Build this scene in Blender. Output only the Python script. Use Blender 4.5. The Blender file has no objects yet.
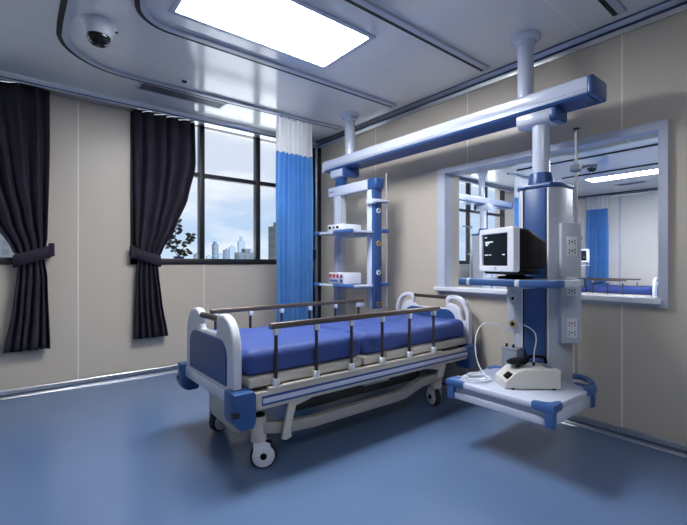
import bpy, bmesh, math, random
from mathutils import Vector, Matrix
random.seed(7)
PI = math.pi
S = bpy.context.scene
C = S.collection
V = Vector

# ------------------------------------------------------------------ materials
def nd(nt, t, **kw):
    n = nt.nodes.new(t)
    for k, v in kw.items():
        setattr(n, k, v)
    return n

def mat(name, col, rough=.5, metal=0, spec=.5, var=.04, scale=6, bump=0, bscale=60, coat=0, translucent=0, streak=None):
    m = bpy.data.materials.new(name)
    m.use_nodes = True
    nt = m.node_tree
    b = nt.nodes['Principled BSDF']
    tc = nd(nt, 'ShaderNodeTexCoord')
    mp = nd(nt, 'ShaderNodeMapping')
    if streak: mp.inputs['Scale'].default_value = streak
    nt.links.new(tc.outputs['Object'], mp.inputs['Vector'])
    nz = nd(nt, 'ShaderNodeTexNoise')
    nz.inputs['Scale'].default_value = scale
    nz.inputs['Detail'].default_value = 4
    nt.links.new(mp.outputs['Vector'], nz.inputs['Vector'])
    rp = nd(nt, 'ShaderNodeValToRGB')
    c = V(col)
    rp.color_ramp.elements[0].position = .3
    rp.color_ramp.elements[1].position = .7
    rp.color_ramp.elements[0].color = tuple(c * (1 - var)) + (1,)
    rp.color_ramp.elements[1].color = tuple(min(1, x * (1 + var)) for x in c) + (1,)
    nt.links.new(nz.outputs['Fac'], rp.inputs['Fac'])
    nt.links.new(rp.outputs['Color'], b.inputs['Base Color'])
    b.inputs['Roughness'].default_value = rough
    b.inputs['Metallic'].default_value = metal
    b.inputs['Specular IOR Level'].default_value = spec
    b.inputs['Coat Weight'].default_value = coat
    b.inputs['Coat Roughness'].default_value = .08
    if bump:
        n2 = nd(nt, 'ShaderNodeTexNoise')
        n2.inputs['Scale'].default_value = bscale
        bp = nd(nt, 'ShaderNodeBump')
        bp.inputs['Strength'].default_value = bump
        bp.inputs['Distance'].default_value = .01
        nt.links.new(tc.outputs['Object'], n2.inputs['Vector'])
        nt.links.new(n2.outputs['Fac'], bp.inputs['Height'])
        nt.links.new(bp.outputs['Normal'], b.inputs['Normal'])
    if translucent:
        tr = nd(nt, 'ShaderNodeBsdfTranslucent')
        nt.links.new(rp.outputs['Color'], tr.inputs['Color'])
        mx = nd(nt, 'ShaderNodeMixShader')
        mx.inputs[0].default_value = translucent
        out = nt.nodes['Material Output']
        nt.links.new(b.outputs[0], mx.inputs[1])
        nt.links.new(tr.outputs[0], mx.inputs[2])
        nt.links.new(mx.outputs[0], out.inputs['Surface'])
    return m

def seam_mat(name, col, seamcol, rough, axes, width=.006, var=.03, spec=.5, metal=0, scale=1.5, bump=0):
    """panelled surface: joint lines across the given object axes (axis, origin, period)"""
    m = mat(name, col, rough, metal, spec, var, scale, bump, 3)
    nt = m.node_tree
    b = nt.nodes['Principled BSDF']
    rp = b.inputs['Base Color'].links[0].from_node
    tc = next(n for n in nt.nodes if n.type == 'TEX_COORD')
    sp = nd(nt, 'ShaderNodeSeparateXYZ')
    nt.links.new(tc.outputs['Object'], sp.inputs[0])
    prev = None
    for ax, o, per in axes:
        a = nd(nt, 'ShaderNodeMath', operation='SUBTRACT'); a.inputs[1].default_value = o - per / 2
        nt.links.new(sp.outputs['XYZ'.index(ax)], a.inputs[0])
        d = nd(nt, 'ShaderNodeMath', operation='FLOORED_MODULO'); d.inputs[1].default_value = per
        nt.links.new(a.outputs[0], d.inputs[0])
        e = nd(nt, 'ShaderNodeMath', operation='SUBTRACT'); e.inputs[1].default_value = per / 2
        nt.links.new(d.outputs[0], e.inputs[0])
        f = nd(nt, 'ShaderNodeMath', operation='ABSOLUTE'); nt.links.new(e.outputs[0], f.inputs[0])
        g = nd(nt, 'ShaderNodeMath', operation='LESS_THAN'); g.inputs[1].default_value = width / 2
        nt.links.new(f.outputs[0], g.inputs[0])
        if prev is None: prev = g
        else:
            h = nd(nt, 'ShaderNodeMath', operation='MAXIMUM')
            nt.links.new(prev.outputs[0], h.inputs[0]); nt.links.new(g.outputs[0], h.inputs[1]); prev = h
    mx = nd(nt, 'ShaderNodeMix', data_type='RGBA')
    nt.links.new(prev.outputs[0], mx.inputs['Factor'])
    nt.links.new(rp.outputs['Color'], mx.inputs['A'])
    mx.inputs['B'].default_value = tuple(seamcol) + (1,)
    nt.links.new(mx.outputs['Result'], b.inputs['Base Color'])
    return m

def emis(name, col, s):
    m = bpy.data.materials.new(name); m.use_nodes = True
    nt = m.node_tree; nt.nodes.clear()
    e = nd(nt, 'ShaderNodeEmission'); e.inputs[0].default_value = tuple(col) + (1,); e.inputs[1].default_value = s
    o = nd(nt, 'ShaderNodeOutputMaterial'); nt.links.new(e.outputs[0], o.inputs[0])
    return m

def glass_mat(name, tint=(.96, .98, 1)):
    m = bpy.data.materials.new(name); m.use_nodes = True
    nt = m.node_tree; nt.nodes.clear()
    t = nd(nt, 'ShaderNodeBsdfTransparent'); t.inputs[0].default_value = tint + (1,)
    g = nd(nt, 'ShaderNodeBsdfGlossy'); g.inputs['Roughness'].default_value = .02
    f = nd(nt, 'ShaderNodeFresnel'); f.inputs[0].default_value = 1.3
    mx = nd(nt, 'ShaderNodeMixShader'); o = nd(nt, 'ShaderNodeOutputMaterial')
    ge = nd(nt, 'ShaderNodeNewGeometry'); iv = nd(nt, 'ShaderNodeMath', operation='SUBTRACT'); iv.inputs[0].default_value = 1
    ml = nd(nt, 'ShaderNodeMath', operation='MULTIPLY')
    nt.links.new(ge.outputs['Backfacing'], iv.inputs[1]); nt.links.new(iv.outputs[0], ml.inputs[0]); nt.links.new(f.outputs[0], ml.inputs[1])
    nt.links.new(ml.outputs[0], mx.inputs[0]); nt.links.new(t.outputs[0], mx.inputs[1]); nt.links.new(g.outputs[0], mx.inputs[2])
    nt.links.new(mx.outputs[0], o.inputs[0])
    return m

def building_mat(name, wall, glass, sx, sz):
    m = mat(name, wall, .7, var=.05, scale=.2)
    nt = m.node_tree; b = nt.nodes['Principled BSDF']
    rp = b.inputs['Base Color'].links[0].from_node
    tc = next(n for n in nt.nodes if n.type == 'TEX_COORD')
    br = nd(nt, 'ShaderNodeTexBrick'); br.offset = 0
    mp = nd(nt, 'ShaderNodeMapping'); mp.inputs['Rotation'].default_value = (PI / 2, 0, 0)
    nt.links.new(tc.outputs['Object'], mp.inputs[0]); nt.links.new(mp.outputs[0], br.inputs[0])
    br.inputs['Scale'].default_value = 1
    br.inputs['Brick Width'].default_value = sx; br.inputs['Row Height'].default_value = sz
    br.inputs['Mortar Size'].default_value = min(sx, sz) * .22
    br.inputs['Color1'].default_value = tuple(glass) + (1,); br.inputs['Color2'].default_value = tuple(V(glass) * .9) + (1,)
    nt.links.new(rp.outputs['Color'], br.inputs['Mortar'])
    nt.links.new(br.outputs['Color'], b.inputs['Base Color'])
    return m

WALLC = (.56, .51, .435)
M = dict(
    floor=mat('blue_vinyl', (.12, .195, .345), .22, var=.05, scale=1.3, spec=.5, bump=.02, bscale=2),
    ceiling=seam_mat('ceiling_panel', (.83, .825, .83), (.95, .95, .95), .16, [('Y', -3.444, 1.19)], .008, var=.012, spec=1),
    wall_a=seam_mat('beige_wall_panel', WALLC, (.80, .78, .73), .36, [('X', -1.52, 1.21)], .010),
    wall_b=seam_mat('beige_wall_panel_side', WALLC, (.80, .78, .73), .36, [('Y', -3.656, 1.21)], .010),
    wall_p=mat('beige_wall_plain', WALLC, .4),
    wall_w=seam_mat('pale_wall_panel', (.72, .70, .66), (.45, .5, .58), .36, [('Y', -1.307, 1.21)], .012),
    alu=mat('brushed_aluminium', (.62, .65, .70), .28, 1, var=.05, scale=30),
    alu_dk=mat('dark_aluminium', (.22, .26, .36), .35, .8),
    slot=mat('black_slot', (.012, .012, .014), .6),
    trimblue=mat('blue_trim', (.05, .08, .17), .4, .2),
    frame=mat('black_window_frame', (.012, .013, .018), .42),
    frametrim=mat('grey_blue_trim', (.50, .55, .66), .38),
    white=mat('white_plastic', (.74, .77, .84), .3, var=.02),
    enamel=mat('pale_blue_enamel', (.60, .66, .80), .14, var=.02),
    grey=mat('light_grey_enamel', (.47, .51, .60), .32, var=.03),
    blue=mat('royal_blue_plastic', (.028, .085, .26), .33, var=.05),
    bluemid=mat('mid_blue_plastic', (.05, .125, .33), .35, var=.05),
    navy=mat('navy_plastic', (.02, .04, .13), .4),
    cream=mat('cream_enamel', (.56, .53, .47), .38, var=.04),
    creamdk=mat('taupe_enamel', (.36, .34, .31), .42, var=.05),
    under=mat('dark_mechanism', (.05, .045, .042), .6, var=.2),
    mattress=mat('blue_mattress_cloth', (.036, .073, .28), .62, var=.10, scale=4, bump=.25, bscale=14),
    bronze=mat('bronze_rail', (.17, .14, .125), .33, .7, var=.08, streak=(1, 30, 30)),
    bronzedk=mat('dark_bronze_post', (.075, .062, .058), .35, .6),
    rubber=mat('black_rubber', (.015, .015, .017), .6),
    curtain=mat('charcoal_curtain_cloth', (.033, .030, .046), .85, var=.12, scale=8, bump=.2, bscale=200, spec=.2),
    bcurtain=mat('blue_curtain_cloth', (.15, .40, .80), .8, var=.06, translucent=.6, spec=.2),
    mesh=mat('white_mesh_cloth', (.97, .975, .99), .8, var=.01, translucent=.6, spec=.2),
    black=mat('black_plastic', (.004, .004, .006), .45, spec=.15),
    dome=mat('smoked_dome', (.006, .006, .007), .06),
    screen=mat('black_screen', (.006, .008, .014), .4, spec=.2),
    steel=mat('steel', (.50, .50, .52), .42, .6),
    brass=mat('brass_ring', (.75, .55, .22), .3, .9),
    device=mat('ivory_plastic', (.66, .66, .62), .4, var=.03),
    canister=mat('grey_canister_plastic', (.22, .26, .33), .35, var=.05),
    tubing=mat('clear_tubing', (.75, .80, .86), .15, var=.02),
    red=mat('red_display', (.45, .02, .03), .3),
    leaf=mat('dark_leaf', (.012, .022, .012), .5, var=.3),
    stem=mat('dark_stem', (.02, .016, .01), .8),
    vent=mat('vent_grey', (.17, .18, .20), .5, .3),
    lamp=emis('ceiling_light_diffuser', (.97, .97, 1), 42),
    trace=emis('screen_trace', (.75, .85, 1), 1.2),
    glass=glass_mat('window_glass'),
    ledge=mat('concrete_ledge', (.4, .4, .4), .8),
)

# ------------------------------------------------------------------ mesh helpers
class MB:
    def __init__(s): s.bm = bmesh.new()
    def _add(s, verts, mtx):
        if mtx is not None: bmesh.ops.transform(s.bm, matrix=mtx, verts=verts)
    def box(s, x0, x1, y0, y1, z0, z1, bev=0, seg=2, mtx=None):
        r = bmesh.ops.create_cube(s.bm, size=1)
        vs = r['verts']
        bmesh.ops.scale(s.bm, vec=(x1 - x0, y1 - y0, z1 - z0), verts=vs)
        bmesh.ops.translate(s.bm, vec=((x0 + x1) / 2, (y0 + y1) / 2, (z0 + z1) / 2), verts=vs)
        if mtx is not None: bmesh.ops.transform(s.bm, matrix=mtx, verts=vs)
        if bev:
            es = list({e for v in vs for e in v.link_edges})
            bmesh.ops.bevel(s.bm, geom=es, offset=bev, segments=seg, affect='EDGES', profile=.5)
        return s
    def prism(s, pts, frm, bev=0):
        """pts 2D polygon; frm = (origin, U, W, N) : point = o + a*U + b*W, extruded along N (a full vector)"""
        o, U, W, N = map(V, frm)
        a = [s.bm.verts.new(o + U * p[0] + W * p[1]) for p in pts]
        b = [s.bm.verts.new(v.co + N) for v in a]
        n = len(pts)
        fs = [s.bm.faces.new(a), s.bm.faces.new(b[::-1])]
        for i in range(n):
            fs.append(s.bm.faces.new((a[i], b[i], b[(i + 1) % n], a[(i + 1) % n])))
        bmesh.ops.recalc_face_normals(s.bm, faces=fs)
        if bev:
            es = list(fs[0].edges) + list(fs[1].edges)
            bmesh.ops.bevel(s.bm, geom=es, offset=bev, segments=2, affect='EDGES', profile=.5)
        return s
    def tube(s, pts, r, seg=12, caps=True):
        pts = [V(p) for p in pts]
        n = len(pts)
        rr = r if isinstance(r, (list, tuple)) else [r] * n
        tg = []
        for i in range(n):
            d = (pts[min(i + 1, n - 1)] - pts[max(i - 1, 0)])
            tg.append(d.normalized())
        up = V((0, 0, 1)) if abs(tg[0].z) < .9 else V((1, 0, 0))
        nrm = (up - tg[0] * up.dot(tg[0])).normalized()
        rings = []
        for i in range(n):
            nrm = (nrm - tg[i] * nrm.dot(tg[i])).normalized()
            bi = tg[i].cross(nrm)
            rings.append([s.bm.verts.new(pts[i] + (nrm * math.cos(2 * PI * k / seg) + bi * math.sin(2 * PI * k / seg)) * rr[i]) for k in range(seg)])
        for i in range(n - 1):
            for k in range(seg):
                s.bm.faces.new((rings[i][k], rings[i][(k + 1) % seg], rings[i + 1][(k + 1) % seg], rings[i + 1][k]))
        if caps:
            s.bm.faces.new(rings[0][::-1]); s.bm.faces.new(rings[-1])
        return s
    def cyl(s, p0, p1, r, seg=24, r2=None):
        return s.tube([p0, p1], [r, r if r2 is None else r2], seg)
    def lathe(s, prof, o, ax=(0, 0, 1), seg=32):
        o = V(o); ax = V(ax).normalized()
        up = V((0, 0, 1)) if abs(ax.z) < .9 else V((1, 0, 0))
        u = (up - ax * up.dot(ax)).normalized(); w = ax.cross(u)
        rings = []
        for r, h in prof:
            if r < 1e-6: rings.append([s.bm.verts.new(o + ax * h)])
            else: rings.append([s.bm.verts.new(o + ax * h + (u * math.cos(2 * PI * k / seg) + w * math.sin(2 * PI * k / seg)) * r) for k in range(seg)])
        fs = []
        for a, b in zip(rings[:-1], rings[1:]):
            for k in range(seg):
                k2 = (k + 1) % seg
                vs = [a[k % len(a)], a[k2 % len(a)], b[k2 % len(b)], b[k % len(b)]]
                vs = list(dict.fromkeys(vs))
                if len(vs) >= 3: fs.append(s.bm.faces.new(vs))
        for rg in (rings[0], rings[-1]):
            if len(rg) > 2: fs.append(s.bm.faces.new(rg))
        bmesh.ops.recalc_face_normals(s.bm, faces=fs)
        return s
    def torus(s, o, ax, R, r, seg=24):
        prof = [(R + r * math.cos(t), r * math.sin(t)) for t in [2 * PI * i / 10 for i in range(11)]]
        return s.lathe(prof, o, ax, seg)
    def build(s, name, m, parent=None, shift=(0, 0, 0), angle=38, recalc=True):
        if recalc: bmesh.ops.recalc_face_normals(s.bm, faces=s.bm.faces)
        bmesh.ops.translate(s.bm, vec=shift, verts=s.bm.verts)
        me = bpy.data.meshes.new(name); s.bm.to_mesh(me); s.bm.free()
        me.polygons.foreach_set('use_smooth', [True] * len(me.polygons))
        me.set_sharp_from_angle(angle=math.radians(angle))
        o = bpy.data.objects.new(name, me); C.objects.link(o)
        me.materials.append(m if not isinstance(m, str) else M[m])
        if parent is not None: o.parent = parent
        return o

def thing(name, label, cat, loc=(0, 0, 0), rz=0, group=None):
    o = bpy.data.objects.new(name, None); C.objects.link(o)
    o.empty_display_size = .1
    o.location = loc; o.rotation_euler = (0, 0, rz)
    return tag(o, label, cat, group)
def tag(o, label, cat, group=None):
    o['label'] = label; o['category'] = cat
    if group: o['group'] = group
    return o
def struct(o):
    o['kind'] = 'structure'; return o
def dup(root, loc, rz, label):
    def cp(o, par):
        c = o.copy(); C.objects.link(c)
        if par is not None: c.parent = par
        for ch in o.children: cp(ch, c)
        return c
    r = cp(root, None)
    r.location = loc; r.rotation_euler = (0, 0, rz); r['label'] = label
    return r
def smooth(pts, n=6, closed=False):
    pts = [V(p) for p in pts]; out = []; N = len(pts)
    for i in range(N if closed else N - 1):
        g = (lambda k: pts[k % N]) if closed else (lambda k: pts[max(0, min(N - 1, k))])
        p0, p1, p2, p3 = g(i - 1), g(i), g(i + 1), g(i + 2)
        for k in range(n):
            t = k / n
            out.append(.5 * ((2 * p1) + (p2 - p0) * t + (2 * p0 - 5 * p1 + 4 * p2 - p3) * t * t + (3 * p1 - p0 - 3 * p2 + p3) * t ** 3))
    if not closed: out.append(pts[-1])
    return out
def rrect(x0, x1, y0, y1, r, n=5):
    if not isinstance(r, (list, tuple)): r = [r] * 4
    out = []
    for (cx, cy, a, rr) in ((x1, y1, 0, r[0]), (x0, y1, 90, r[1]), (x0, y0, 180, r[2]), (x1, y0, 270, r[3])):
        sx = -1 if cx == x1 else 1; sy = -1 if cy == y1 else 1
        if rr <= 0: out.append((cx, cy)); continue
        for k in range(n + 1):
            t = math.radians(a + 90 * k / n)
            out.append((cx + sx * rr + rr * math.cos(t), cy + sy * rr + rr * math.sin(t)))
    return out
def plate(name, outer, holes, th, bev, m, parent, mtx, shift=(0, 0, 0)):
    """flat outline with real holes, extruded and round-edged; local XY -> mtx"""
    cu = bpy.data.curves.new(name, 'CURVE'); cu.dimensions = '2D'; cu.fill_mode = 'BOTH'
    for loop in [outer] + holes:
        sp = cu.splines.new('POLY'); sp.points.add(len(loop) - 1); sp.use_cyclic_u = True
        for i, p in enumerate(loop): sp.points[i].co = (p[0], p[1], 0, 1)
    cu.extrude = max(0, th / 2 - bev); cu.bevel_depth = bev; cu.bevel_resolution = 2; cu.offset = -bev
    tmp = bpy.data.objects.new('tmp', cu)
    me = bpy.data.meshes.new_from_object(tmp)
    bpy.data.objects.remove(tmp); bpy.data.curves.remove(cu)
    b = MB(); b.bm.from_mesh(me); bpy.data.meshes.remove(me)
    bmesh.ops.transform(b.bm, matrix=mtx, verts=b.bm.verts)
    return b.build(name, m, parent, shift)

H = 2.8
# ------------------------------------------------------------------ SETTING
def sbox(name, m, *a, **k):
    return struct(MB().box(*a, **k).build(name, m))
XW, YB, XE = -5.6, -6.6, 7.63           # west wall, back wall, far wall of the next room
sbox('floor', 'floor', XW, XE, YB, 0, -.1, 0)
sbox('ceiling', 'ceiling', XW, 0, YB, 0, H, H + .1)
seamx = [('X', 4.6, 1.2)]
M['ceiling_x'] = seam_mat('ceiling_panel_next', (.83, .825, .83), (.95, .95, .95), .16, seamx, .008, var=.012, spec=1)
sbox('ceiling_adjacent', M['ceiling_x'], .2, XE, YB, 0, H, H + .1)
# window wall, with window openings (one wall, one mesh)
WT = .22
def wall_with_openings(name, m, axis, at0, at1, lo, hi, openings):
    b = MB()
    xs = sorted({lo, hi, *[o[0] for o in openings], *[o[1] for o in openings]})
    for a, c in zip(xs[:-1], xs[1:]):
        mid = (a + c) / 2
        op = next((o for o in openings if o[0] < mid < o[1]), None)
        spans = [(0, H)] if op is None else [(0, op[2]), (op[3], H)]
        for z0, z1 in spans:
            if z1 - z0 < 1e-4: continue
            if axis == 'x': b.box(a, c, at0, at1, z0, z1)
            else: b.box(at0, at1, a, c, z0, z1)
    return struct(b.build(name, m))
W1 = (-2.28, -.42, 1.165, 2.765); W2 = (-5.2, -3.12, 1.165, 2.765); W3 = (2.75, 4.93, 1.165, 2.765)
wall_with_openings('wall_left', 'wall_a', 'x', 0, WT, XW - .1, .2, [W1, W2])
wall_with_openings('wall_adjacent_left', 'wall_a', 'x', 0, WT, .2, XE + .1, [W3])
OP = (-3.868, -2.215, .95, 2.03)
wall_with_openings('wall_right', 'wall_b', 'y', 0, .2, YB - .1, 0, [OP])
sbox('wall_west', 'wall_b', XW - .1, XW, YB - .1, 0, 0, H)
sbox('wall_back', 'wall_a', XW, 0, YB - .1, YB, 0, H)
sbox('wall_adjacent_back', 'wall_a', .2, XE, YB - .1, YB, 0, H)
sbox('wall_adjacent_right', 'wall_w', XE, XE + .1, YB - .1, 0, 0, H)

def window(n, w, mulls, hbar, fw=.065):
    x0, x1, z0, z1 = w
    b = MB(); y0, y1 = -.012, .07
    b.box(x0, x1, y0, y1, z0, z0 + fw, .004); b.box(x0, x1, y0, y1, z1 - .03, z1, .004)
    b.box(x0, x0 + fw, y0, y1, z0, z1, .004); b.box(x1 - fw, x1, y0, y1, z0, z1, .004)
    for mx in mulls: b.box(mx - .03, mx + .03, y0 + .004, y1, z0, z1, .004)
    b.box(x0, x1, y0 + .006, y1 - .004, hbar - .025, hbar + .025, .004)
    f = struct(b.build('window_%d' % n, 'frame'))
    MB().box(x0 + .01, x1 - .01, .04, .046, z0 + .01, z1 - .01).build('pane', 'glass', f)
window(1, W1, [-1.543, -.843], 2.178)
window(2, W2, [-4.5, -3.8], 2.178)
window(3, W3, [3.03, 3.66, 4.25], 2.19)

# cornices: aluminium cove with a blue groove line under the ceiling
def cornice(n, p0, p1, inward, box=False):
    d = V(p1) - V(p0); i = V(inward)
    prof = [(0, -.075), (.012, -.075), (.018, -.05), (.018, -.032), (.03, -.022), (.05, -.012), (.062, 0), (0, 0)]
    if box: prof = [(0, -.062), (.122, -.062), (.126, -.052), (.126, -.036), (.134, -.024), (.140, 0), (0, 0)]
    b = MB().prism(prof, (V(p0), i, (0, 0, 1), d))
    o = struct(b.build('trim_%d' % n, 'alu', angle=20))
    if box:
        MB().prism([(.125, -.050), (.1275, -.050), (.1275, -.040), (.125, -.040)], (V(p0), i, (0, 0, 1), d)).build('groove', 'trimblue', o)
        return
    g = MB().prism([(.017, -.044), (.026, -.041), (.026, -.032), (.017, -.032)], (V(p0), i, (0, 0, 1), d))
    g.prism([(.058, -.008), (.066, -.006), (.070, -.0005), (.058, -.0005)], (V(p0), i, (0, 0, 1), d))
    g.build('groove', 'trimblue', o)
cornice(1, (XW, 0, H), (0, 0, H), (0, -1, 0), True)
cornice(2, (0, YB, H), (0, 0, H), (-1, 0, 0))
cornice(3, (.2, 0, H), (XE, 0, H), (0, -1, 0))
cornice(4, (XE, YB, H), (XE, 0, H), (-1, 0, 0))
cornice(5, (.2, YB, H), (.2, 0, H), (1, 0, 0))
def skirting(name, p0, p1, inward):
    d = V(p1) - V(p0); i = V(inward)
    b = MB().prism([(0, 0), (.035, 0), (.03, .012), (.016, .02), (.016, .062), (.012, .07), (0, .07)], (V(p0), i, (0, 0, 1), d))
    o = struct(b.build(name, 'alu', angle=20))
    MB().prism([(.015, .022), (.021, .022), (.021, .034), (.015, .034)], (V(p0), i, (0, 0, 1), d)).build('groove', 'alu_dk', o)
skirting('baseboard_left', (XW, 0, 0), (0, 0, 0), (0, -1, 0))
skirting('baseboard_right', (0, YB, 0), (0, 0, 0), (-1, 0, 0))
skirting('baseboard_adjacent', (XE, YB, 0), (XE, 0, 0), (-1, 0, 0))
# corner profile: silver pipe beside a black strip painted in for the gap's shadow
CPY = -.10
b = MB().cyl((-.030, CPY, .07), (-.030, CPY, 2.73), .020)
cp = struct(b.build('trim_6', 'alu'))
MB().box(-.022, -.001, CPY - .075, CPY - .030, .07, 2.73, .003).build('corner_gap_shadow', 'slot', cp)
# observation opening frame (aluminium-grey) with its sill
def ofr():
    y0, y1, z0, z1 = OP
    f = .055
    Z = Matrix(((0, 0, 1, .015), (1, 0, 0, 0), (0, 1, 0, 0), (0, 0, 0, 1)))
    b = MB(); oo = (y0 - .045, y1 + .08, z0 - f, z1 + .047); ii = (y0 + .004, y1 - .004, z0 + .004, z1 - .004)
    q = lambda r, x: [b.bm.verts.new((x, r[k], r[m])) for k, m in ((0, 2), (1, 2), (1, 3), (0, 3))]
    A, B, Cc, D = q(oo, .0), q(oo, -.035), q(ii, -.035), q(ii, .065)
    for k in range(4):
        k2 = (k + 1) % 4
        for u, v in ((A, B), (B, Cc), (Cc, D)): b.bm.faces.new((u[k], u[k2], v[k2], v[k]))
    o = struct(b.build('window_4', 'frametrim', angle=10))
    MB().box(-.075, -.03, y0 - .02, y1 + .10, z0 - .03, z0 + .004, .006).build('sill', 'white', o)
    MB().box(.100, .106, y0, y1, z0, z1).build('pane', 'glass', o)
ofr()
# far wall corner strip of the next room
sbox('trim_7', 'frametrim', XE - .03, XE, -1.33, -1.29, .07, H - .08, bev=.004)
sbox('trim_8', 'ledge', XW, XE, WT, WT + .22, 1.0, 1.165)       # outside ledge under the windows

# ------------------------------------------------------------------ CEILING FITTINGS
def track(pts, label, rail_w=.042):
    """curtain rail under the ceiling along plan points: grey channel and a black slot on its window side"""
    pts = [V((p[0], p[1], 0)) for p in pts]
    def strip(o0, o1, z0, z1):
        b = MB(); rings = []
        for i, p in enumerate(pts):
            t = (pts[min(i + 1, len(pts) - 1)] - pts[max(0, i - 1)]).normalized()
            n = V((-t.y, t.x, 0))
            rings.append([b.bm.verts.new(p + n * a + V((0, 0, z))) for a, z in ((o0, z0), (o1, z0), (o1, z1), (o0, z1))])
        for r, q in zip(rings[:-1], rings[1:]):
            for k in range(4): b.bm.faces.new((r[k], r[(k + 1) % 4], q[(k + 1) % 4], q[k]))
        b.bm.faces.new(rings[0]); b.bm.faces.new(rings[-1][::-1])
        return b
    o = tag(strip(-rail_w, 0, H - .022, H).build('curtain_track', 'grey'), label, 'curtain track')
    strip(0, .032, H - .018, H).build('slot', 'slot', o)
    return o
def arc(cx, cy, r, a0, a1, n=10):
    return [(cx + r * math.cos(math.radians(a0 + (a1 - a0) * k / n)), cy + r * math.sin(math.radians(a0 + (a1 - a0) * k / n))) for k in range(n + 1)]
track([(-2.95, -6.3), (-2.95, -1.3)] + arc(-2.45, -1.22, .5, 180, 90)[1:] + [(-1.2, -.745), (-.17, -.80)], 'long curtain track rounding a corner near the dome camera, carrying the blue curtain')
track([(-2.62, -6.3), (-2.62, -1.95)] + arc(-2.36, -1.91, .24, 180, 90)[1:] + [(-.18, -1.69)], 'curtain track beside the large ceiling light, on its window side, rounding one corner')
track([(-2.5, -2.72), (-.16, -2.72)], 'straight curtain track on the near side of the large ceiling light')
track([(-.9, -3.69), (-.17, -3.69)], 'short curtain track end at the top edge above the far right wall')

def ceiling_light(x0, x1, y0, y1, label):
    t = thing('ceiling_light', label, 'ceiling light', ((x0 + x1) / 2, (y0 + y1) / 2, H))
    w, d = (x1 - x0) / 2, (y1 - y0) / 2
    b = MB()
    f = .035
    for a in ((-w - f, w + f, -d - f, -d), (-w - f, w + f, d, d + f), (-w - f, -w, -d, d), (w, w + f, -d, d)):
        b.box(a[0], a[1], a[2], a[3], -.016, 0, .003)
    b.build('frame', 'frametrim', t)
    MB().box(-w, w, -d, d, -.008, -.001).build('diffuser', 'lamp', t)
ceiling_light(-2.40, -1.23, -2.47, -1.92, 'large bright rectangular ceiling light panel above the bed')
ceiling_light(-2.9, -2.2, -5.6, -5.2, 'small added fill light panel over the near end of the room, out of view')  # unseen fill light, added to lift the dark pendant foreground
ceiling_light(5.33, 5.74, -2.56, -1.43, 'long bright ceiling light strip seen through the opening in the next room')
ceiling_light(2.2, 3.37, -5.2, -4.65, 'added unseen fill light panel on the hidden side of the next room')  # extra light put in out of sight to brighten the next room
ceiling_light(3.9, 5.0, -4.6, -4.05, 'added fill light panel over the far half of the next room, out of view')  # further unseen fill panel, added to lift the next room's ceiling
ceiling_light(1.7, 2.87, -2.3, -1.75, 'added hidden fill light panel over the near half of the next room')  # added fill light, hidden from the camera, brightens the room beyond

def vent(x0, x1, y0, y1, label):
    t = thing('air_vent', label, 'vent', ((x0 + x1) / 2, (y0 + y1) / 2, H))
    w, d = (x1 - x0) / 2, (y1 - y0) / 2
    b = MB()
    for a in ((-w, w, -d, -d + .02), (-w, w, d - .02, d), (-w, -w + .02, -d, d), (w - .02, w, -d, d)):
        b.box(a[0], a[1], a[2], a[3], -.012, 0, .002)
    b.build('frame', 'grey', t)
    s = MB()
    n = 9; L = (w - .02, d - .02)
    if w > d:
        for k in range(n):
            y = -L[1] + 2 * L[1] * (k + .5) / n; s.box(-L[0], L[0], y - .006, y + .003, -.010, 0)
    else:
        for k in range(n):
            x = -L[0] + 2 * L[0] * (k + .5) / n; s.box(x - .006, x + .003, -L[1], L[1], -.010, 0)
    s.build('louvre', 'vent', t)
    MB().box(-L[0], L[0], -L[1], L[1], -.002, -.0005).build('backing', 'slot', t)
vent(-2.33, -1.53, -.68, -.49, 'narrow grey linear air vent in the ceiling between curtain track and window')
vent(6.38, 6.62, -2.1, -1.6, 'small air vent in the ceiling of the next room')

def dome_camera(x, y, label):
    t = thing('dome_camera', label, 'security camera', (x, y, H))
    MB().lathe([(0, 0), (.105, 0), (.108, -.012), (.100, -.03), (.088, -.05), (.083, -.085), (.076, -.092), (0, -.092)], (0, 0, 0)).build('housing', 'white', t)
    MB().lathe([(.072, -.088), (.071, -.105), (.060, -.130), (.042, -.148), (.020, -.156), (0, -.158)], (0, 0, 0)).build('dome', 'dome', t)
    MB().cyl((.098, -.02, -.035), (.112, -.024, -.04), .006, 10).build('screw', 'black', t)
    return t
dome_camera(-2.76, -1.44, 'white dome security camera with black lens on the ceiling in the top left corner')
dome_camera(4.0, -2.03, 'small white dome camera on the ceiling of the next room beside the pole')

t = thing('smoke_detector', 'tiny round white ceiling sensor near the air vent', 'sensor', (-2.04, -.955, H))
MB().lathe([(0, 0), (.042, 0), (.042, -.012), (.030, -.022), (0, -.022)], (0, 0, 0)).build('housing', 'white', t)
MB().lathe([(.024, -.020), (.020, -.032), (0, -.034)], (0, 0, 0)).build('underside_shade', 'slot', t)  # black underside paints in the shade below the white disc

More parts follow.
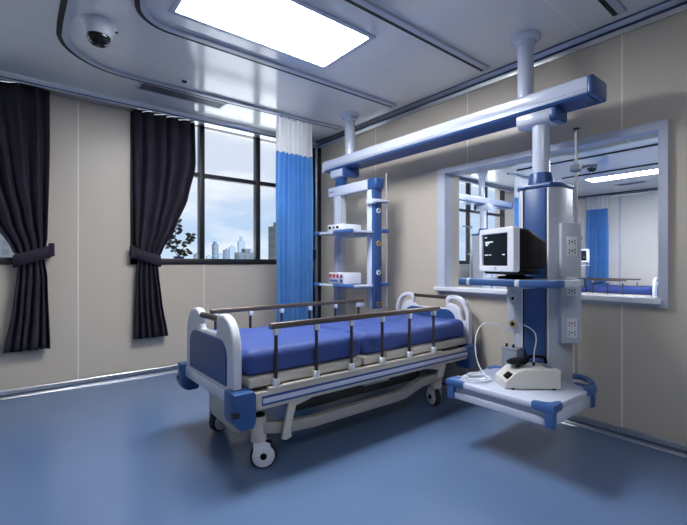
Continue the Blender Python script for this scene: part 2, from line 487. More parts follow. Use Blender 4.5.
# ------------------------------------------------------------------ CURTAINS
def curtain_mesh(name, m, parent, left, right, z0, z1, y, amp, folds, nu=120, nv=40, seed=0, th=.004, phase=0, ampf=lambda z: 1, bmask=None):
    rnd = random.Random(seed)
    ph = [rnd.uniform(-.5, .5) for _ in range(8)]
    b = MB(); g = []
    for j in range(nv + 1):
        z = z1 + (z0 - z1) * j / nv
        l, r = left(z), right(z); row = []
        for i in range(nu + 1):
            u = i / nu
            uu = u + .018 * math.sin(2 * PI * 2.3 * u + ph[0] * 6) + .01 * math.sin(2 * PI * 5 * u + ph[1] * 6 + z)
            a = amp * ampf(z)
            f = math.sin(2 * PI * folds * uu + phase + .25 * math.sin(z * 1.7 + ph[2]))
            f2 = math.sin(4 * PI * folds * uu + ph[3] * 4 + z * .6) * .18
            dx = .006 * math.sin(z * 3 + u * 9)
            row.append(b.bm.verts.new((l + (r - l) * u + dx, y - a * (f + f2), z + (.006 * math.sin(2 * PI * folds * u * 1.0) if j == nv else 0))))
        g.append(row)
    for j in range(nv):
        for i in range(nu):
            b.bm.faces.new((g[j][i], g[j][i + 1], g[j + 1][i + 1], g[j + 1][i]))
    o = b.build(name, m, parent, angle=180, recalc=False)
    if th: s = o.modifiers.new('thick', 'SOLIDIFY'); s.thickness = th; s.offset = 0
    return o
def interp(tab):
    def f(z):
        tb = sorted(tab)
        if z <= tb[0][0]: return tb[0][1]
        for (a, va), (c, vc) in zip(tb[:-1], tb[1:]):
            if z <= c:
                t = (z - a) / (c - a); t2 = t * t * (3 - 2 * t) * .5 + t * .5
                return va + (vc - va) * t2
        return tb[-1][1]
    return f
def tied_curtain(x_wall, x_open, sgn, label, group=None, seed=1, y=-.085, k=1):
    """x_wall: the straight edge; the free edge swoops in to the tie. sgn +1 : free edge on the right"""
    t = thing('window_curtain', label, 'curtain', (x_wall, y, .41), 0, group)
    W = abs(x_open - x_wall)
    edge0 = interp([(.40, .325), (.8, .265), (1.10, .235), (1.20, .225), (1.30, .27), (1.55, .40), (1.9, .53), (2.25, .61), (2.74, W)])
    edge = lambda z: edge0(z) * (k + (1 - k) * min(1, max(0, (z - 2.1) / .6)))
    fixd = interp([(.40, 0), (1.05, .012), (1.22, .035), (1.4, .015), (2.74, 0)])
    l = (lambda z: sgn * fixd(z + .41)) if sgn > 0 else (lambda z: sgn * edge(z + .41))
    r = (lambda z: sgn * edge(z + .41)) if sgn > 0 else (lambda z: sgn * fixd(z + .41))
    af = lambda z: .65 + .35 * min(1, abs(z + .41 - 1.22) / .5)
    curtain_mesh('cloth', 'curtain', t, l, r, 0, 2.326, 0, .034, 5, seed=seed, ampf=af)
    # tieback band, wrapping the gather and running up to its wall hook
    b = MB(); hw = .055; n = 28
    cx, a, bb = sgn * .125, .135, .058
    rings = []
    for k in range(n):
        an = 2 * PI * k / n
        px, py = cx + a * math.cos(an), bb * math.sin(an)
        zc = .83 - sgn * (px - cx) * .34 * sgn * sgn
        zc = .83 - (px - cx) * sgn * .34
        rings.append([b.bm.verts.new((px * 1, py, zc - hw)), b.bm.verts.new((px, py, zc + hw))])
    for k in range(n):
        k2 = (k + 1) % n
        b.bm.faces.new((rings[k][0], rings[k2][0], rings[k2][1], rings[k][1]))
    o = b.build('tieback', 'curtain', t, angle=180, recalc=False)
    s = o.modifiers.new('thick', 'SOLIDIFY'); s.thickness = .012
    MB().box(-.035 if sgn > 0 else -.01, .01 if sgn > 0 else .035, -.03, .02, .83, .95, .008).build('tieback_end', 'curtain', t)
    MB().cyl((-sgn * .012, -.02, .89), (-sgn * .012, .084, .89), .008, 10).build('tieback_hook', 'black', t)
    return t
tied_curtain(-2.265, -1.655, 1, 'charcoal tied-back curtain hanging left of the large window', seed=3)
tied_curtain(-2.955, -3.70, -1, 'charcoal tied-back curtain at the left edge, partly cut off', seed=5)
tied_curtain(-.05, -.60, -1, 'sliver of charcoal curtain just behind the blue privacy curtain', seed=9, k=.88)

def privacy_curtain(x0, x1, y, label, zb=.42, rz=0, zw=2.385, seed=2, folds=7.5):
    t = thing('privacy_curtain', label, 'curtain', (x0, y, zb), rz)
    W = x1 - x0
    l = lambda z: -.0 - .01 * (1 - z / 2.3); r = lambda z: W + .012 * math.sin(z * 2)
    curtain_mesh('blue_cloth', 'bcurtain', t, l, r, 0, zw - zb, 0, .028, folds, seed=seed, nu=150, nv=34, th=0)
    o = curtain_mesh('mesh_header', 'mesh', t, l, r, zw - zb, 2.765 - zb, 0, .028, folds, seed=seed, nu=150, nv=14, th=0)
    o['label'] = 'white mesh top band'
    for k in range(9):
        x = W * (k + .5) / 9
        b = MB().cyl((x, 0, 2.755 - zb), (x, 0, 2.7765 - zb), .007, 8)
        b.build('glider', 'white', t)
    return t
privacy_curtain(-1.01, -.555, -.755, 'blue privacy curtain with white mesh top, hanging from the ceiling behind the bed', seed=2)
privacy_curtain(3.95, 4.55, -.78, 'blue privacy curtain in the next room just left of the pendant column', seed=4)
privacy_curtain(7.53, 7.53 + .46, -.64, 'blue privacy curtain in the next room beside its far wall, behind the bed', rz=-PI / 2, seed=6, zw=2.46, folds=5.5)
track([(3.6, -6.2), (3.6, -1.0)], 'straight curtain track in the next room nearest the opening')
track([(3.7, -.78), (5.2, -.78)], 'curtain track in the next room carrying the curtain beside the pendant column')
track([(4.9, -6.2), (4.9, -1.2)], 'straight curtain track in the next room in front of its long light')
track([(7.54, -2.9), (7.54, -.4)], 'curtain track in the next room along its far wall')
track([(2.5, -3.1), (2.92, -3.02)], 'short dark curtain track end at the upper right corner of the opening')

# ------------------------------------------------------------------ OVERHEAD BEAM
def supply_beam(L, pillars, loc, rz, label):
    """beam along local +Y from 0 to L; cross-section centred on x=0; local z=0 is the underside"""
    t = thing('overhead_beam', label, 'ceiling beam', loc, rz)
    zt = H - loc[2]
    cap = .034
    prof = [(-.125, .012), (-.118, 0), (.118, 0), (.125, .012), (.125, .095), (.105, .122), (-.105, .122), (-.125, .11)]
    prof = [(-.114, .016), (-.117, .024), (-.117, .110), (-.106, .122), (.106, .122), (.117, .110), (.117, .024), (.114, .016)]
    MB().prism(prof, ((0, cap, 0), (1, 0, 0), (0, 0, 1), (0, L - 2 * cap, 0))).build('beam_body', 'enamel', t, angle=30)
    MB().prism([(-.112, .0158), (.112, .0158), (.105, 0), (-.105, 0)], ((0, cap, 0), (1, 0, 0), (0, 0, 1), (0, L - 2 * cap, 0))).build('underside', 'blue', t)
    MB().box(-.118, -.1165, cap, L - cap, .019, .024).build('groove', 'alu_dk', t)
    MB().box(-.1185, -.1165, cap, L - cap, .036, .0395).build('groove', 'alu_dk', t)
    pc = rrect(-.118, .118, -.001, .124, .022)
    MB().prism(pc, ((0, 0, 0), (1, 0, 0), (0, 0, 1), (0, cap, 0)), .012).build('end_cap', 'blue', t)
    o = MB().prism(pc, ((0, L - cap, 0), (1, 0, 0), (0, 0, 1), (0, cap, 0)), .012).build('end_cap', 'enamel', t)
    o['label'] = 'pale end cap'
    for p in pillars:
        c = MB().cyl((0, p, .12), (0, p, zt - .02), .054, 32).build('support_column', 'enamel', t)
        MB().lathe([(.054, -.075), (.066, -.068), (.071, -.042), (.090, -.032), (.100, -.018), (.100, 0), (0, 0), (0, -.075)], (0, p, zt)).build('ceiling_flange', 'enamel', c)
    return t
supply_beam(2.81, [.48, 2.45], (-.349, -3.645, 2.212), 0, 'long white and blue overhead supply beam hung from the ceiling along the right wall')
supply_beam(2.65, [.86, 2.2], (4.15, -.5, 2.212), PI / 2, 'white overhead beam in the next room in front of its window')

def carriage(t, y0, y1, z0, z1, x0=-.115, x1=.115, capside=-1):
    """sliding carriage under the beam; local coordinates"""
    prof = rrect(x0, x1, z0, z1, [.01, .01, .035, .035])
    ce = .045
    a, b = (y0 + ce, y1) if capside < 0 else (y0, y1 - ce)
    c = MB().prism(prof, ((0, a, 0), (1, 0, 0), (0, 0, 1), (0, b - a, 0)), .004).build('carriage', 'enamel', t)
    a, b = (y0, y0 + ce) if capside < 0 else (y1 - ce, y1)
    MB().prism(rrect(x0 - .004, x1 + .004, z0 - .004, z1, [.01, .01, .038, .038]), ((0, a, 0), (1, 0, 0), (0, 0, 1), (0, b - a, 0)), .008).build('end_cap', 'blue', c)
    return c
def gas_outlet(t, o, ax, ring, r=.022):
    ax = V(ax); o = V(o)
    g = MB().lathe([(0, 0), (r, 0), (r, .012), (r * .55, .013), (r * .55, .004), (0, .004)], o, ax, 20).build('gas_outlet', ring, t)
    MB().lathe([(0, .003), (r * .5, .003), (r * .46, .0085), (0, .009)], o, ax, 16).build('socket', 'black', g)

# ------------------------------------------------------------------ SHELF PENDANT
def shelf_pendant(loc, rz, label):
    t = thing('shelf_pendant', label, 'medical pendant', loc, rz)     # local origin below the frame, z = world z - loc.z
    sh = (0, 0, -loc[2])
    def bl(b, n, m, p=None): return b.build(n, m, p if p is not None else t, sh)
    X0, X1 = -.115, -.015            # front and back of the frame (world x about -.445 .. -.305)
    # y measured from the stem axis
    prof = rrect(-.115, .085, 2.122, 2.211, [.01, .01, .03, .03])
    c = bl(MB().prism(prof, ((0, -.09, 0), (1, 0, 0), (0, 0, 1), (0, .22, 0)), .004), 'carriage', 'enamel')
    MB().prism(rrect(-.118, .088, 2.118, 2.211, [.01, .01, .032, .032]), ((0, -.135, 0), (1, 0, 0), (0, 0, 1), (0, .05, 0)), .008).build('end_cap', 'blue', c, sh)
    bl(MB().box(-.10, -.02, -.05, .06, 2.02, 2.124, .008), 'stem', 'blue')
    bl(MB().box(X0, X1 + .01, -.50, .175, 1.915, 2.025, .016, 3), 'crossbar', 'enamel')
    bl(MB().box(X0 - .004, X1 + .014, -.615, -.48, 1.912, 2.029, .022, 3), 'end_cap', 'blue')
    b = MB()
    b.bm.free()
    for sy in (.125, .085): bl(MB().cyl((X0 - .003, sy, 1.97), (X0 + .002, sy, 1.97), .009, 12), 'screw', 'black')
    up = bl(MB().box(X0 + .005, X1, -.035, .075, .50, 1.915, .008), 'upright', 'grey')
    MB().box(X0 + .001, X0 + .006, 0, .045, .52, 1.91).build('channel', 'enamel', up, sh)
    bl(MB().box(X0 + .005, X1, -.545, -.47, .735, 1.915, .008), 'upright', 'enamel')
    bl(MB().box(X0 + .003, X1 + .006, -.590, -.545, .725, 1.915, .010), 'port_panel', 'blue')
    for z, r in ((1.70, 'white'), (1.375, 'brass'), (1.085, 'white'), (.775, 'brass')):
        gas_outlet(t, (X0 + .052, -.589, z - loc[2]), (0, -1, 0), r, .026)
    pole = bl(MB().cyl((X1 + .022, -.635, .75), (X1 + .022, -.635, 2.07), .010, 14), 'rail_pole', 'steel')
    b = MB().box(X0 - .02, X1 + .045, -.655, -.59, 1.775, 1.805, .006); b.box(X0 - .03, X0 + .02, -.60, -.50, 1.765, 1.815, .006)
    b.build('pole_clamp', 'enamel', pole, sh)
    MB().box(X1 - .02, X1 + .045, -.655, -.585, .95, .985, .006).build('pole_bracket', 'blue', pole, sh)
    MB().box(X1 - .02, X1 + .045, -.655, -.585, 1.48, 1.515, .006).build('pole_bracket', 'blue', pole, sh)
    for z in (1.475, .945):
        s = bl(MB().prism(rrect(-.40, -.085, -.575, .02, [.01, .01, .05, .05]), ((0, 0, z), (1, 0, 0), (0, 1, 0), (0, 0, .022)), .004), 'shelf', 'enamel')
        for y0, y1 in ((-.58, -.30), (-.07, .03)):
            MB().box(-.412, -.365, y0, y1, z - .006, z + .032, .012, 3).build('bumper', 'bluemid', s, sh)
        MB().box(-.12, -.075, -.48, -.06, z - .03, z - .001, .004).build('bracket', 'grey', s, sh)
        MB().lathe([(0, 0), (.05, 0), (.05, -.012), (.03, -.02), (0, -.02)], (-.25, -.36, z), seg=20).build('boss', 'grey', s, sh)
    return t
shelf_pendant((-.333, -1.10, .50), 0, 'open shelf pendant frame with two shelves hanging behind the bed')

def shelf_device(loc, w, d, h, label, kind):
    t = thing('infusion_device' if kind else 'control_unit', label, 'medical device', loc)
    body = MB().box(0, d, -w, 0, .006, h, .006).build('casing', 'white', t)
    f = MB().box(-.006, .001, -w + .008, -.008, .012, h - .006, .003).build('front_panel', 'frametrim' if kind else 'white', t)
    for y in (-.05, -w + .05):
        for x in (.05, d - .05): MB().cyl((x, y, 0), (x, y, .008), .012, 12).build('foot', 'rubber', t)
    if kind:
        for k in range(3):
            y = -.02 - k * .060
            s = MB().box(-.010, -.005, y - .034, y, h * .58, h * .86).build('display', 'red', t)
        MB().box(-.010, -.005, -w * .62, -.02, h * .22, h * .40).build('label_strip', 'bluemid', t)
        for k in range(2):
            MB().box(-.011, -.005, -w + .02, -w + .05, h * (.2 + .38 * k), h * (.45 + .38 * k), .002).build('switch', 'navy', t)
    else:
        for k in range(3):
            y = -.03 - k * .062
            MB().box(-.011, -.005, y - .036, y, h * .38, h * .74, .002).build('button', 'black' if k != 1 else 'canister', t)
    return t
shelf_device((-.70, -1.26, 1.4985), .25, .24, .07, 'flat white device with small buttons on the upper pendant shelf', 0)
shelf_device((-.70, -1.28, .9685), .25, .22, .115, 'white device with three red displays on the lower pendant shelf', 1)

# ------------------------------------------------------------------ COLUMN PENDANT
def column_pendant(loc, rz, label):
    t = thing('column_pendant', label, 'medical pendant', loc, rz)
    sh = (0, 0, -loc[2])
    def bl(b, n, m, p=None): return b.build(n, m, p if p is not None else t, sh)
    # local x: -x is the front; origin at the column axis
    prof = rrect(-.085, .085, 2.125, 2.211, [.01, .01, .035, .035])
    c = bl(MB().prism(prof, ((.0, -.065, 0), (1, 0, 0), (0, 0, 1), (0, .23, 0)), .004), 'carriage', 'enamel')
    MB().prism(rrect(-.089, .089, 2.121, 2.211, [.01, .01, .037, .037]), ((.0, -.11, 0), (1, 0, 0), (0, 0, 1), (0, .05, 0)), .01).build('end_cap', 'blue', c, sh)
    nx, ny = 0, .028
    bl(MB().cyl((nx, ny, 1.76), (nx, ny, 2.127), .056, 32), 'neck', 'enamel')
    bl(MB().lathe([(.056, 1.80), (.072, 1.795), (.076, 1.77), (.088, 1.712), (.088, 1.70), (0, 1.70), (0, 1.80)], (nx, ny, 0)), 'collar', 'blue')
    fr, hf, hw = -.15, .10, .145
    octo = [(fr, -hf), (fr + .02, -hf - .02), (-.085, -hw), (.08, -hw), (.12, -hf), (.12, hf), (.08, hw), (-.085, hw), (fr + .02, hf + .02), (fr, hf)]
    big = [(p[0] * 1.08, p[1] * 1.06) for p in octo]
    bl(MB().prism(big, ((0, 0, 1.672), (1, 0, 0), (0, 1, 0), (0, 0, .032)), .012), 'top_cap', 'blue')
    col = bl(MB().prism(octo, ((0, 0, .32), (1, 0, 0), (0, 1, 0), (0, 0, 1.353)), .003), 'column', 'grey')
    MB().box(fr - .006, fr + .002, -.072, .068, .42, 1.668, .002).build('front_panel', 'blue', col, sh)
    b = MB()
    for y in (-.079, .075): b.box(fr - .005, fr + .002, y - .004, y + .004, .42, 1.67)
    b.build('dark_strip', 'slot', col, sh)
    b = MB()
    for y in (-.089, .085): b.box(fr - .007, fr + .002, y - .006, y + .006, .42, 1.67)
    b.build('light_strip', 'white', col, sh)
    # gas outlet panel, on the bed side
    pts = [(-.14, .085), (-.16, .09), (-.15, .195), (-.05, .195), (-.04, .13)]
    g = bl(MB().prism(pts, ((0, 0, .70), (1, 0, 0), (0, 1, 0), (0, 0, .345)), .006), 'outlet_panel', 'grey')
    b = MB().prism([(-.138, .088), (-.156, .093), (-.15, .14), (-.05, .16)], ((0, 0, .60), (1, 0, 0), (0, 1, 0), (0, 0, .1)), .004)
    b.build('outlet_panel_lip', 'grey', g, sh)
    for z, r in ((.935, 'white'), (.76, 'brass')):
        gas_outlet(g, (-.157, .145, z - loc[2]), (-1, .05, 0), r, .024)
    # electrical outlet box on the corner facing the room
    ang = math.atan2(-.78, -.63)
    R = Matrix.Translation((-.035, -.145, 0)) @ Matrix.Rotation(ang, 4, 'Z')
    ob = bl(MB().box(-.06, .075, -.064, .064, .668, 1.435, .006, mtx=R), 'outlet_box', 'grey')
    for zc in (1.285, 1.03, .765):
        p = MB().box(.074, .081, -.034, .034, zc - .062, zc + .062, .003, mtx=R).build('socket_plate', 'white', ob, sh)
        b = MB()
        for dz in (.028, -.03):
            for (yy, zz, w, h) in ((-.018, .008, .004, .010), (-.018, -.010, .004, .010), (.018, .008, .004, .010), (.018, -.010, .004, .010), (0, 0, .010, .004), (0, .004, .004, .006)):
                b.box(.0805, .0825, yy - w / 2 * 1.6, yy + w / 2 * 1.6, zc + dz + zz - h / 2, zc + dz + zz + h / 2, mtx=R)
        b.build('socket_holes', 'slot', p, sh)
    # monitor shelf
    s = bl(MB().prism(rrect(-.62, -.13, -.32, .25, [.01, .01, .05, .06]), ((0, 0, 1.050), (1, 0, 0), (0, 1, 0), (0, 0, .03)), .006), 'monitor_shelf', 'enamel')
    zc0, zc1 = 1.043, 1.084
    def edge(a0, a1, m, n):
        b = MB(); b.box(-.638, -.608, a0 - .02, a1 - .02, zc0, zc1, .008, 3); return b.build(n, m, s, sh)
    edge(.215, .275, 'bluemid', 'bumper'); edge(.195, .217, 'white', 'joint'); edge(-.10, .197, 'bluemid', 'bumper'); edge(-.13, -.098, 'white', 'joint')
    crn = [(-.638, -.15), (-.638, -.27), (-.625, -.315), (-.59, -.345), (-.53, -.35), (-.53, -.32), (-.58, -.316), (-.60, -.295), (-.608, -.26), (-.608, -.15)]
    MB().prism(crn, ((0, 0, zc0), (1, 0, 0), (0, 1, 0), (0, 0, zc1 - zc0)), .006).build('bumper', 'bluemid', s, sh)
    MB().box(-.53, -.27, -.35, -.325, zc0, zc1, .006).build('side_rail', 'enamel', s, sh)
    MB().box(-.272, -.235, -.355, -.315, zc0 - .006, zc1 + .008, .006).build('bumper', 'bluemid', s, sh)
    MB().box(-.40, -.15, -.06, .06, 1.018, 1.051, .006).build('bracket', 'grey', s, sh)
    # base tray with drawer
    x0, x1, y0, y1 = -.64, -.08, -.335, .33
    tr = bl(MB().prism(rrect(x0, x1, y0, y1, .03), ((0, 0, .385), (1, 0, 0), (0, 1, 0), (0, 0, .035)), .008), 'base_tray', 'enamel')
    MB().box(x0 + .025, x1 - .01, y0 + .025, y1 - .025, .34, .386).build('tray_recess', 'grey', tr, sh)
    MB().box(x0 + .012, x1, y0 + .012, y1 - .012, .305, .345, .004).build('tray_base', 'enamel', tr, sh)
    MB().box(x0 + .05, x1 - .02, y0 + .008, y0 + .026, .312, .384, .003).build('drawer_front', 'enamel', tr, sh)
    for sx, sy in ((-1, -1), (-1, 1), (1, -1), (1, 1)):
        cx = x0 if sx < 0 else x1; cy = y0 if sy < 0 else y1
        b = MB()
        L = .115; w = .045; o = .010
        pts = [(o, o), (o, -L + .02), (0, -L), (-w * .5, -L), (-w * .7, -L + .02), (-w * .8, -w * 1.3), (-w * 1.3, -w * .8), (-L + .02, -w * .7), (-L, -w * .5), (-L, 0), (-L + .02, o)]
        pts = [(o * .2, o * .2)] + pts[1:] if False else pts
        pp = [(cx + sx * p[0], cy + sy * p[1]) for p in pts]
        b.prism(pp, ((0, 0, .382), (1, 0, 0), (0, 1, 0), (0, 0, .048)), .012)
        ax0, ax1 = sorted((cx + sx * .006, cx - sx * .042)); ay0, ay1 = sorted((cy + sy * .006, cy - sy * .042))
        b.box(ax0, ax1, ay0, ay1, .300, .395, .008)
        b.build('corner_bumper', 'bluemid', tr, sh)
    # infusion pole behind the box
    px, py = .135, -.145
    pl = bl(MB().cyl((px, py, .40), (px, py, 2.085), .0095, 16), 'infusion_pole', 'steel')
    MB().lathe([(.010, -.012), (.022, -.006), (.022, 0), (0, .004), (0, -.012)], (px, py, 2.095), seg=20).build('pole_cap', 'navy', pl, sh)
    MB().box(px - .03, px + .03, py - .03, py + .03, 1.80, 1.85, .01, 3).build('pole_clamp', 'canister', pl, sh)
    MB().tube([(px + .02, py - .01, 1.828), (px + .07, py - .05, 1.842), (px + .11, py - .085, 1.842)], [.012, .010, .013], 10).build('clamp_lever', 'canister', pl, sh)
    MB().box(.07, px + .012, -.185, py + .03, 1.33, 1.36, .004).build('pole_bracket', 'grey', pl, sh)
    hd = smooth([(-.10, -.30, .402), (.0, -.29, .405), (.08, -.25, .408), (px, py - .03, .408), (px - .02, py + .03, .406), (.10, -.12, .405)], 5)
    MB().tube(hd, .020, 12).build('push_handle', 'bluemid', pl, sh)
    return t
COLX, COLY = -.36, -3.31
column_pendant((COLX, COLY, .30), 0, 'tall grey and blue pendant column carrying the monitor shelf and outlets')
column_pendant((3.29, -.5, .30), PI, 'pendant column of the next room glimpsed behind the black monitor')

# ------------------------------------------------------------------ MONITOR
def monitor(loc, rz, label, flat=False):
    t = thing('patient_monitor', label, 'monitor', loc, rz)      # local -x faces the viewer of the screen
    w, z0, z1 = .165, .045, .315
    fx = -.15
    bz = plate('bezel', rrect(-w, w, z0, z1, .016), [rrect(-w + .058, w - .030, z0 + .036, z1 - .036, .004)], .045, .006, 'white', t,
               Matrix(((0, 0, 1, fx + .022), (1, 0, 0, 0), (0, 1, 0, 0), (0, 0, 0, 1))))
    MB().box(fx + .012, fx + .03, -w + .02, w - .03, z0 + .03, z1 - .015).build('screen', 'screen', t)
    b = MB()
    sx = fx + .0115
    yl = w - .045
    for (y, z, wd, h) in ((yl, .262, .022, .006), (yl - .005, .232, .075, .007), (yl - .005, .222, .04, .007), (yl - .01, .212, .018, .008), (yl, .150, .036, .005), (yl - .045, .150, .02, .005), (yl - .17, .150, .022, .006)):
        b.box(sx - .0012, sx + .001, y - wd, y, z - h / 2, z + h / 2)
    b.build('trace', 'trace', t)
    MB().box(fx - .004, fx + .002, -.012, .012, z0 + .012, z0 + .03, .003).build('badge', 'grey', t)
    # tapering black body: loft of cross-sections
    b = MB(); rings = []
    secs = [(fx + .043, .150, .055, .308), (fx + .12, .150, .055, .306), (fx + .17, .142, .058, .288), (fx + .225, .128, .062, .262), (fx + .28, .115, .066, .240), (fx + .30, .10, .075, .225)]
    for x, hw, za, zb in secs:
        rings.append([b.bm.verts.new((x, p[0], p[1])) for p in rrect(-hw, hw, za, zb, .025, 4)])
    for a, c in zip(rings[:-1], rings[1:]):
        n = len(a)
        for k in range(n): b.bm.faces.new((a[k], a[(k + 1) % n], c[(k + 1) % n], c[k]))
    b.bm.faces.new(rings[0]); b.bm.faces.new(rings[-1][::-1])
    b.build('rear_housing', 'black', t, angle=50)
    MB().box(fx + .02, fx + .20, -.145, .145, .028, .062, .012).build('lower_chin', 'black', t)
    MB().lathe([(0, 0), (.105, 0), (.108, .006), (.095, .014), (.06, .018), (.05, .034), (0, .034)], (.0, 0, 0), seg=32).build('swivel_base', 'black', t)
    return t
nrm = math.atan2(-.37, .93)      # local +x points away from the viewer
MON = (-.735, -3.297, 1.0805)
monitor(MON, nrm, 'black patient monitor with pale bezel on the pendant column shelf')

# ------------------------------------------------------------------ ON THE TRAY
TZ = .4205
def suction_unit():
    loc = (-.72, -3.365, TZ)
    ang = math.atan2(-.2, .227)
    t = thing('suction_unit', 'ivory wedge-shaped suction unit with pedal disc on the lower tray', 'medical device', loc, ang)
    # local x runs along the camera-facing long side (left end at -x), y is depth
    L = .155; D = .10
    prof = [(-.155, 0), (.155, 0), (.155, .118), (-.03, .122), (-.085, .105), (-.155, .045)]
    prof = [(-.165, .0), (.16, 0), (.16, .112), (-.045, .118), (-.10, .098), (-.165, .04)]
    MB().prism(prof, ((0, -D, 0), (1, 0, 0), (0, 0, 1), (0, 2 * D, 0)), .008).build('casing', 'device', t, (0, 0, .004))
    for x in (-.12, .12):
        for y in (-.09, .09): MB().cyl((x, y, 0), (x, y, .01), .012, 10).build('foot', 'rubber', t)
    R = Matrix.Translation((-.135, -.055, .073)) @ Matrix.Rotation(-.72, 4, 'Y')
    MB().box(-.022, .022, -.03, .03, -.004, .010, .004, mtx=R).build('switch', 'black', t)
    MB().lathe([(0, 0), (.060, .002), (.063, .008), (.055, .013), (0, .015)], (-.06, .0, .140), (-.14, -.1, 1), 28).build('pedal_disc', 'black', t)
    MB().tube([(-.057, 0, .143), (-.060, -.02, .10)], [.012, .016], 12).build('pedal_stem', 'rubber', t)
    MB().tube(smooth([(.03, .08, .114), (.035, .08, .150), (.06, .08, .160), (.12, .08, .158), (.145, .08, .145), (.15, .08, .114)], 4), .010, 10).build('carry_handle', 'black', t)
    MB().box(.10, .14, -.05, .03, .114, .122, .003).build('control_strip', 'canister', t)
    MB().cyl((.045, .01, .114), (.045, .01, .142), .008, 12).build('tube_port', 'black', t)
    inv = Matrix.Rotation(-ang, 4, 'Z') @ Matrix.Translation((-loc[0], -loc[1], -loc[2]))
    w = Matrix.Translation(loc) @ Matrix.Rotation(ang, 4, 'Z')
    p0 = w @ V((.045, .01, .135))
    pts = [p0, p0 + V((.005, .0, .07)), p0 + V((.02, -.005, .14)), p0 + V((.025, .01, .19)), p0 + V((-.0, .05, .225)), p0 + V((-.01, .10, .225)), V((-.597, -3.215, .70)), V((-.59, -3.205, .632))]
    pts = smooth([inv @ p for p in pts], 6)
    MB().tube(pts, .0042, 10).build('tube', 'tubing', t)
    return t
suction_unit()
def canister():
    loc = (-.568, -3.19, TZ)
    t = thing('suction_canister', 'grey square canister with coiled clear tube behind the suction unit', 'canister', loc)
    MB().box(-.05, .048, -.055, .055, 0, .175, .010, 3).build('jar', 'canister', t)
    MB().box(-.053, .051, -.058, .058, .173, .19, .006).build('lid', 'canister', t)
    for x, y in ((-.022, -.015), (-.02, .035)): MB().cyl((x, y, .188), (x, y, .213), .008, 10).build('port', 'black', t)
    L = V(loc)
    a = [V((-.588, -3.155, .63)), V((-.592, -3.15, .68)), V((-.61, -3.11, .75)), V((-.65, -3.065, .765)), V((-.70, -3.03, .75)), V((-.745, -3.02, .68)), V((-.765, -3.03, .58)), V((-.765, -3.06, .48)), V((-.78, -3.13, .428))]
    cx, cy = -.865, -3.105
    for k in range(26):
        th = -.2 + k * 2 * PI / 9
        r1 = .075 + .012 * math.sin(k * 1.7)
        a.append(V((cx + r1 * 1.1 * math.cos(th), cy + r1 * .95 * math.sin(th), .428 + .0085 * (k // 9))))
    MB().tube([p - L for p in smooth(a, 5)], .0042, 8).build('tube', 'tubing', t)
    return t
canister()

